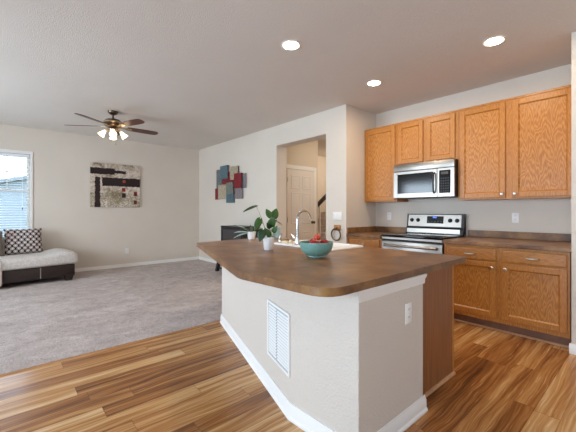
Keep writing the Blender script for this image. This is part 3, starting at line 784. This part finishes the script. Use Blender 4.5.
# ------------------------------------------------------------------ patchwork metal wall art
def patch(key, hexc):
    t = NT(key); c = srgb(hexc); v = t.obj(); n1 = t.noise(v, 35, 5, .7)
    f = t.ramp(n1, [(.3, tuple(x * .55 for x in c)), (.5, c), (.72, tuple(min(1, x * 1.5) for x in c))])
    t.bump(n1, .3, .003); M[key] = t.set(f, .45, .35, .4)
for k_, h_ in (('patch_grey', '#737a7c'), ('patch_blue', '#5b7680'), ('patch_red', '#84252c'), ('patch_cream', '#b7aa93'), ('patch_sage', '#7d837b'), ('patch_mauve', '#8d8486')): patch(k_, h_)
ZA = 1.36
art = thing('wall_art', 'patchwork of metal rectangles in red, blue and cream beside the hall opening', 'wall art', (XW, 6.2, ZA), -PI / 2)
def on_wall(u, v, X):
    t = (u - 288) / FPX; r = FW + RT * t; d_ = X / r.x
    return r.y * d_, CAM_H - (v - HZ) * d_ / FPX
for (a, b, c_, d_, mk, dep) in ((97, 120, 140, 260, 'patch_grey', .02), (135, 92, 195, 185, 'patch_blue', .05), (150, 175, 187, 238, 'patch_red', .035), (180, 135, 216, 226, 'patch_red', .03),
                              (210, 95, 272, 190, 'patch_cream', .04), (245, 148, 305, 258, 'patch_red', .055), (295, 148, 330, 258, 'patch_mauve', .02), (88, 265, 122, 350, 'patch_red', .025),
                              (118, 238, 182, 345, 'patch_cream', .045), (185, 220, 240, 305, 'patch_sage', .06), (178, 298, 238, 375, 'patch_blue', .035), (245, 258, 305, 342, 'patch_mauve', .03), (213, 188, 247, 222, 'patch_red', .018)):
    y1, z1 = on_wall(205 + a / 7.86, 155 + b / 7.86, XW); y0, z0 = on_wall(205 + c_ / 7.86, 155 + d_ / 7.86, XW)
    f = MB(); x0_, x1_ = 6.2 - y1, 6.2 - y0
    f.box(x0_, x1_, -dep - .004, -dep, z0 - ZA, z1 - ZA, .0015)
    f.box(x0_ + .01, x1_ - .01, -dep, -.001, z0 - ZA + .01, z0 - ZA + .016, m=1).box(x0_ + .01, x1_ - .01, -dep, -.001, z1 - ZA - .016, z1 - ZA - .01, m=1)
    f.build('metal_panel', [mk, 'black_metal'], art)

# ------------------------------------------------------------------ sofa chaise, pillows
SR = math.radians(7.5)
sofa = thing('sofa', 'chaise sofa with pale grey cushion on dark base under the window', 'sofa', (.965, 6.775, .014), SR)
def soft(x0, x1, y0, y1, z0, z1, r, crown=.02, nx=14, ny=10, fr=None):
    """cushion: rounded box with a crowned top"""
    mb = MB(); mb.box(x0, x1, y0, y1, z0, z1, r, 4); return mb
bs = MB(); bs.box(-.985, -.005, .03, .74, .075, .272, .01, 2); bs.build('base', 'sofa_dark', sofa)
cu = MB()
rings = []
N = 26
for i in range(N + 1):
    s = i / N; x = -.985 + 1.015 * s
    endf = 1.0 if s < .94 else math.sqrt(max(0, 1 - ((s - .94) / .06) ** 2)) * .25 + .75
    lift = .055 * math.exp(-((x + .14) / .19) ** 2) + .035 * max(0, (-.35 - x)) * 0
    zt_ = .462 + lift; zb_ = .268
    hh = (zt_ - zb_) / 2 * (endf if s > .94 else 1); zc = (zt_ + zb_) / 2 - (0 if s <= .94 else (1 - endf) * .02)
    y0_, y1_ = -.015, .765
    prof = []
    for k in range(32):
        a = 2 * PI * k / 32; ca, sa = math.cos(a), math.sin(a)
        ex = .28
        prof.append((x, (y0_ + y1_) / 2 + (y1_ - y0_) / 2 * math.copysign(abs(ca) ** ex, ca) * (endf ** .15), zc + hh * math.copysign(abs(sa) ** .5, sa)))
    rings.append(prof)
cu.loft(rings); cu.build('seat_cushion', 'cushion_grey', sofa)
MB().box(-.505, -.492, .02, .04, .08, .268, .003).build('seam_strip', 'seam_grey', sofa)
for x, y in ((-.10, .05), (-.10, .66), (-.98, .66)):
    f = MB(); f.loft([[(x - .045, y - .045, 0), (x + .045, y - .045, 0), (x + .045, y + .045, 0), (x - .045, y + .045, 0)], [(x - .055, y - .055, .10), (x + .07, y - .055, .10), (x + .07, y + .055, .10), (x - .055, y + .055, .10)]]); f.build('foot', 'sofa_foot', sofa)
se = MB(); se.box(-1.75, -.985, -.035, .74, .05, .44, .03, 4); se.build('corner_seat', 'arm_cream', sofa)
ba = MB(); ba.box(-1.75, -.56, .70, .80, .10, .76, .04, 4); ba.build('backrest', 'cushion_grey', sofa)
def pillow_mesh(w_, h_, t_, n=18):
    mb = MB(); tops = {}; bots = {}
    for i in range(n + 1):
        for j in range(n + 1):
            u = i / n * 2 - 1; v = j / n * 2 - 1
            e = max(0, (1 - u ** 4) * (1 - v ** 4)) ** .55
            pu = u * (1 - .05 * (1 - v * v)); pv = v * (1 - .05 * (1 - u * u))
            x, z = pu * w_ / 2, (pv + 1) * h_ / 2
            tops[i, j] = mb.bm.verts.new((x, -t_ / 2 * e, z))
            bots[i, j] = tops[i, j] if e < 1e-6 else mb.bm.verts.new((x, t_ / 2 * e, z))
    for i in range(n):
        for j in range(n):
            for D_, fl in ((tops, 0), (bots, 1)):
                q = [D_[i, j], D_[i + 1, j], D_[i + 1, j + 1], D_[i, j + 1]]
                if fl: q.reverse()
                mb.bm.faces.new(q)
    return mb
def pattern():
    t = NT('pillow_pattern'); x, y, z = t.sep(t.obj())
    sx, sz = .084, .096
    X = t.math('DIVIDE', x, sx); Zr = t.math('DIVIDE', z, sz)
    row = t.math('FLOOR', t.math('MULTIPLY', Zr, 2.))
    # staggered ovals with hexagonal dark net
    def ov(ox, oz):
        fx = t.math('SUBTRACT', t.math('FRACT', t.math('ADD', X, ox)), .5); fz = t.math('SUBTRACT', t.math('FRACT', t.math('ADD', Zr, oz)), .5)
        return t.math('SQRT', t.math('ADD', t.math('POWER', t.math('MULTIPLY', t.math('ABSOLUTE', fx), 1.0), 2.), t.math('POWER', t.math('MULTIPLY', t.math('ABSOLUTE', fz), 1.25), 2.)))
    d_ = t.math('MINIMUM', ov(0., 0.), ov(.5, .5))
    col = t.ramp(d_, [(.0, srgb('#e8e2dc')), (.15, srgb('#c9a79e')), (.20, srgb('#2a1d1c')), (.26, srgb('#e9e4df')), (.33, srgb('#1d1415')), (.40, srgb('#3a2223'))], 'CONSTANT')
    nz = t.noise(t.obj(), 9, 1)
    col = t.mix(t.math('MULTIPLY', t.math('GREATER_THAN', nz, .62), .2), col, (*srgb('#7c3a38'), 1))
    M['pillow_pattern'] = t.set(col, .9, 0, .2)
pattern()
p1 = pillow_mesh(.53, .45, .15); p1 = p1.build('throw_pillow', 'pillow_pattern'); p1.location = (.28, 7.26, .475); p1.rotation_euler = (math.radians(-14), 0, SR)
tag(p1, 'dark and white oval-patterned throw pillow on the chaise', 'throw pillow', 'pillows on the sofa')
p2 = pillow_mesh(.46, .42, .15); p2 = p2.build('throw_pillow', 'pillow_plain'); p2.location = (-.205, 7.10, .475); p2.rotation_euler = (math.radians(-14), 0, SR + .1)
tag(p2, 'plain brown-grey throw pillow at the left edge of the picture', 'throw pillow', 'pillows on the sofa')

# ------------------------------------------------------------------ black console against the hall wall
con = thing('console_desk', 'black console with framed front panel against the wall under the metal art', 'console desk', (3.20, 5.83, .014), -PI / 2)
MB().box(.085, .825, .05, .46, .885, .915, .004).build('top', 'black_metal', con)
MB().box(.09, .82, .07, .09, .32, .885, .002).build('front_panel', 'dark_panel', con)
fm = MB()
for a, b, c_, d_ in ((.09, .115, .32, .885), (.795, .82, .32, .885), (.115, .795, .32, .345), (.115, .795, .86, .885)): fm.box(a, b, .055, .072, c_, d_, .002)
fm.build('panel_frame', 'black_metal', con)
for x in (-.02, .85):
    for y in (.04, .42):
        q = -.03 if x < .5 else .03; p_ = x + (.10 if x < .5 else -.05); f = MB()
        f.loft([[(c - .032, y - .03, z), (c + .032, y - .03, z), (c + .032, y + .03, z), (c - .032, y + .03, z)] for c, z in ((x + q * .7, 0), (p_, .30))]); f.build('leg', 'black_metal', con)
for y in (.04, .42): MB().box(.01, .835, y - .012, y + .012, .06, .09, .003).build('stretcher', 'black_metal', con)
MB().box(.05, .83, .01, .45, .30, .32, .002).build('lower_shelf', 'black_metal', con)

for x in (.09, .805): MB().box(x, x + .015, .09, .44, .32, .885).build('side_panel', 'black_metal', con)

# ------------------------------------------------------------------ plants
def leaf_mb(Lf, Wf, droop=.3, fold=.25, heart=True):
    mb = MB(); n = 9; rows = []
    for i in range(n + 1):
        t = i / n
        wv = Wf / 2 * (math.sin(PI * min(1, t ** (.62 if heart else .8))) ** .8) if 0 < t < 1 else 0.0008
        if heart and i == 0: wv = Wf * .12
        row = []
        for s in (-1, -.5, 0, .5, 1):
            back = -.16 * Lf * abs(s) * (1 - t) ** 3 if heart else 0
            row.append(Vector((s * wv, t * Lf + back, -droop * Lf * t * t + fold * abs(s) * wv - .1 * wv * s * s)))
        rows.append(row)
    for dz in (0, ):
        R = [[mb.bm.verts.new(p) for p in r] for r in rows]
        for a, b in zip(R, R[1:]):
            for k in range(4): mb.bm.faces.new((a[k], a[k + 1], b[k + 1], b[k]))
    return mb
def place_leaf(parent, name, mat, base, tip, Wf, normal, droop=.25, heart=True):
    base, tip, normal = Vector(base), Vector(tip), Vector(normal)
    ax = tip - base; Lf = ax.length; yv = ax.normalized(); zv = (normal - yv * normal.dot(yv)).normalized(); xv = yv.cross(zv)
    mb = leaf_mb(Lf, Wf, droop, .22, heart)
    o = mb.build(name, mat, parent)
    R = Matrix((xv, yv, zv)).transposed().to_4x4(); R.translation = base
    o.matrix_local = R
    sd_ = o.modifiers.new('thickness', 'SOLIDIFY'); sd_.thickness = .0012
    return o
def rel(u, v, d, origin):
    p = FW * d + RT * ((u - 288) / FPX * d) + Vector((0, 0, CAM_H - (v - HZ) * d / FPX)); return p - Vector(origin)
PO = (1.742, 2.248, ZI)
pl = thing('potted_plant', 'heart-leaved green plant in a white pot on the island countertop', 'potted plant', PO)
pot = MB(); pot.lathe([(.0, .0005), (.036, .0005), (.039, .004), (.050, .108), (.051, .113), (.047, .113), (.046, .10), (.0, .098)], n=32, cap=False); pot.build('pot', 'pot_white', pl)
MB().lathe([(.0, .102), (.045, .1005)], n=24, cap=False).build('soil', 'soil', pl)
PD = 2.84
camdir = -FW
top = Vector((0, 0, .10))
LV = [  # base(u,v,dd) tip(u,v,dd) width, material, facing
    ((256, 206, .03), (242.5, 210.5, -.05), .058, 'leaf_dark', (-.15, -.22, .85)),
    ((260, 219, -.05), (254.5, 231, -.09), .072, 'leaf', None),
    ((263, 230, -.06), (259.5, 241.5, -.10), .088, 'leaf_dark', None),
    ((270.5, 217, .0), (266, 208.5, .02), .065, 'leaf', None),
    ((273.5, 218, .01), (276.5, 208, .03), .085, 'leaf', None),
    ((271, 226, -.02), (273, 217, -.06), .085, 'leaf', None),
    ((275, 221, .02), (283, 224, .0), .055, 'leaf_dark', (0, 0, 1)),
    ((270, 236, -.04), (265, 228, -.07), .06, 'leaf', None),
    ((270, 228, -.03), (267, 223, -.06), .05, 'leaf_dark', None),
    ((274, 238, .03), (280.5, 226, .06), .075, 'leaf_pale', None),
    ((273, 232, -.05), (277, 226, -.08), .055, 'leaf', None),
    ((269, 226, .05), (277, 219, .07), .06, 'leaf_dark', None)]
for i, (b_, t_, w_, mk, nr) in enumerate(LV):
    bp_ = rel(b_[0], b_[1], PD + b_[2], PO); tp_ = rel(t_[0], t_[1], PD + t_[2], PO)
    n_ = Vector(nr) if nr else camdir + Vector((.2 * math.sin(i * 2.1), .2 * math.cos(i * 1.7), .45))
    place_leaf(pl, 'leaf', mk, bp_, tp_, w_ * .86, n_, .12)
    mid = (top + bp_) / 2 + Vector((0, 0, .02 if bp_.z > .1 else .05))
    s0 = top + Vector((.012 * math.sin(i * 1.9), .012 * math.cos(i * 2.3), -.004))
    MB().tube([s0, s0.lerp(mid, .6) + Vector((0, 0, .008)), mid.lerp(bp_, .5) + Vector((0, 0, .006)), bp_], [.0028, .0024, .002, .0016], 6).build('stem', 'stem', pl)
AO = (2.235, 3.215, ZI)
al = thing('potted_plant', 'small pale-leaved plant in a white pot at the far countertop edge', 'potted plant', AO)
MB().lathe([(.0, .0005), (.036, .0005), (.042, .004), (.054, .09), (.055, .094), (.050, .094), (.048, .083), (.0, .081)], n=28, cap=False).build('pot', 'pot_white', al)
MB().lathe([(.0, .086), (.047, .084)], n=20, cap=False).build('soil', 'soil', al)
for i, (pts_, w_, mk) in enumerate(((((-.02, 0, .07), (-.15, .05, .10)), .03, 'leaf_pale'), (((-.01, 0, .07), (-.10, .09, .17)), .028, 'leaf_pale'), (((0, 0, .07), (-.07, .02, .13)), .035, 'leaf_dark'), (((-.01, -.01, .07), (-.16, .07, .055)), .03, 'leaf_pale'), (((0, 0, .07), (.02, .03, .14)), .03, 'leaf_dark'), (((.0, .01, .07), (-.05, .08, .12)), .03, 'leaf'))):
    place_leaf(al, 'leaf', mk, Vector(pts_[0]) + Vector((0, 0, .012)), Vector(pts_[1]) * 1.25 + Vector((0, 0, .01)), w_ * 1.5, (.1, -.4, 1), .3, False)

# ------------------------------------------------------------------ bowl of apples
BO = Vector((1.750, 1.680, ZI))
FO = RT * .009
bw = MB(); bw.lathe([(.0, .001), (.056, .001), (.058, .004), (.057, .010), (.080, .019), (.101, .040), (.114, .068), (.120, .098), (.1205, .110), (.118, .112), (.1155, .110), (.114, .098), (.107, .069), (.094, .044), (.070, .025), (.0, .018)], n=48, cap=False)
bw = bw.build('bowl', 'teal_glaze'); bw.location = BO; bw.scale = (1.04, 1.04, 1.0); tag(bw, 'teal ceramic bowl holding red fruit on the island countertop', 'bowl')
ap = None
for lab, a_, b_, z, r, mk in (('deep red apple at the right of the teal bowl', .051, .0, .098, .042, 'apple_red'), ('deep red apple at the front left of the teal bowl', -.022, -.046, .098, .042, 'apple_red'),
        ('deep red apple at the back of the teal bowl', -.022, .046, .098, .042, 'apple_red'), ('orange-blushed apple heaped highest in the middle of the teal bowl', -.002, .0, .146, .026, 'apple_blush')):
    dx, dy, _ = RT * a_ + FW * b_
    t = thing('apple', lab, 'apple', tuple(BO + FO + Vector((dx, dy, z))), random.random() * 6, 'apples in the bowl')
    if ap is None:
        prof = [(.0, -.82)] + [(math.cos(a) * (1 - .06 * math.sin(a)), math.sin(a) * .92 - .05) for a in [(-70 + 12.5 * k) * PI / 180 for k in range(12)]] + [(.22, .84), (.08, .74), (.0, .70)]
        sk_ = MB(); sk_.lathe([(q * .038, s_ * .038) for q, s_ in prof], n=28, cap=False); skn = sk_.build('skin', 'apple_red', t)
        stm = MB(); stm.tube([(0, 0, .026), (.001, 0, .034), (.004, 0, .042)], .0012, 6); stk = stm.build('stalk', 'soil', t); ap = t
    else:
        c1 = skn.copy(); C.objects.link(c1); c1.parent = t; c2 = stk.copy(); C.objects.link(c2); c2.parent = t
        c1.scale = c2.scale = (r / .038,) * 3
        if mk != 'apple_red':
            c1.data = skn.data.copy(); c1.data.materials.clear(); c1.data.materials.append(M[mk])
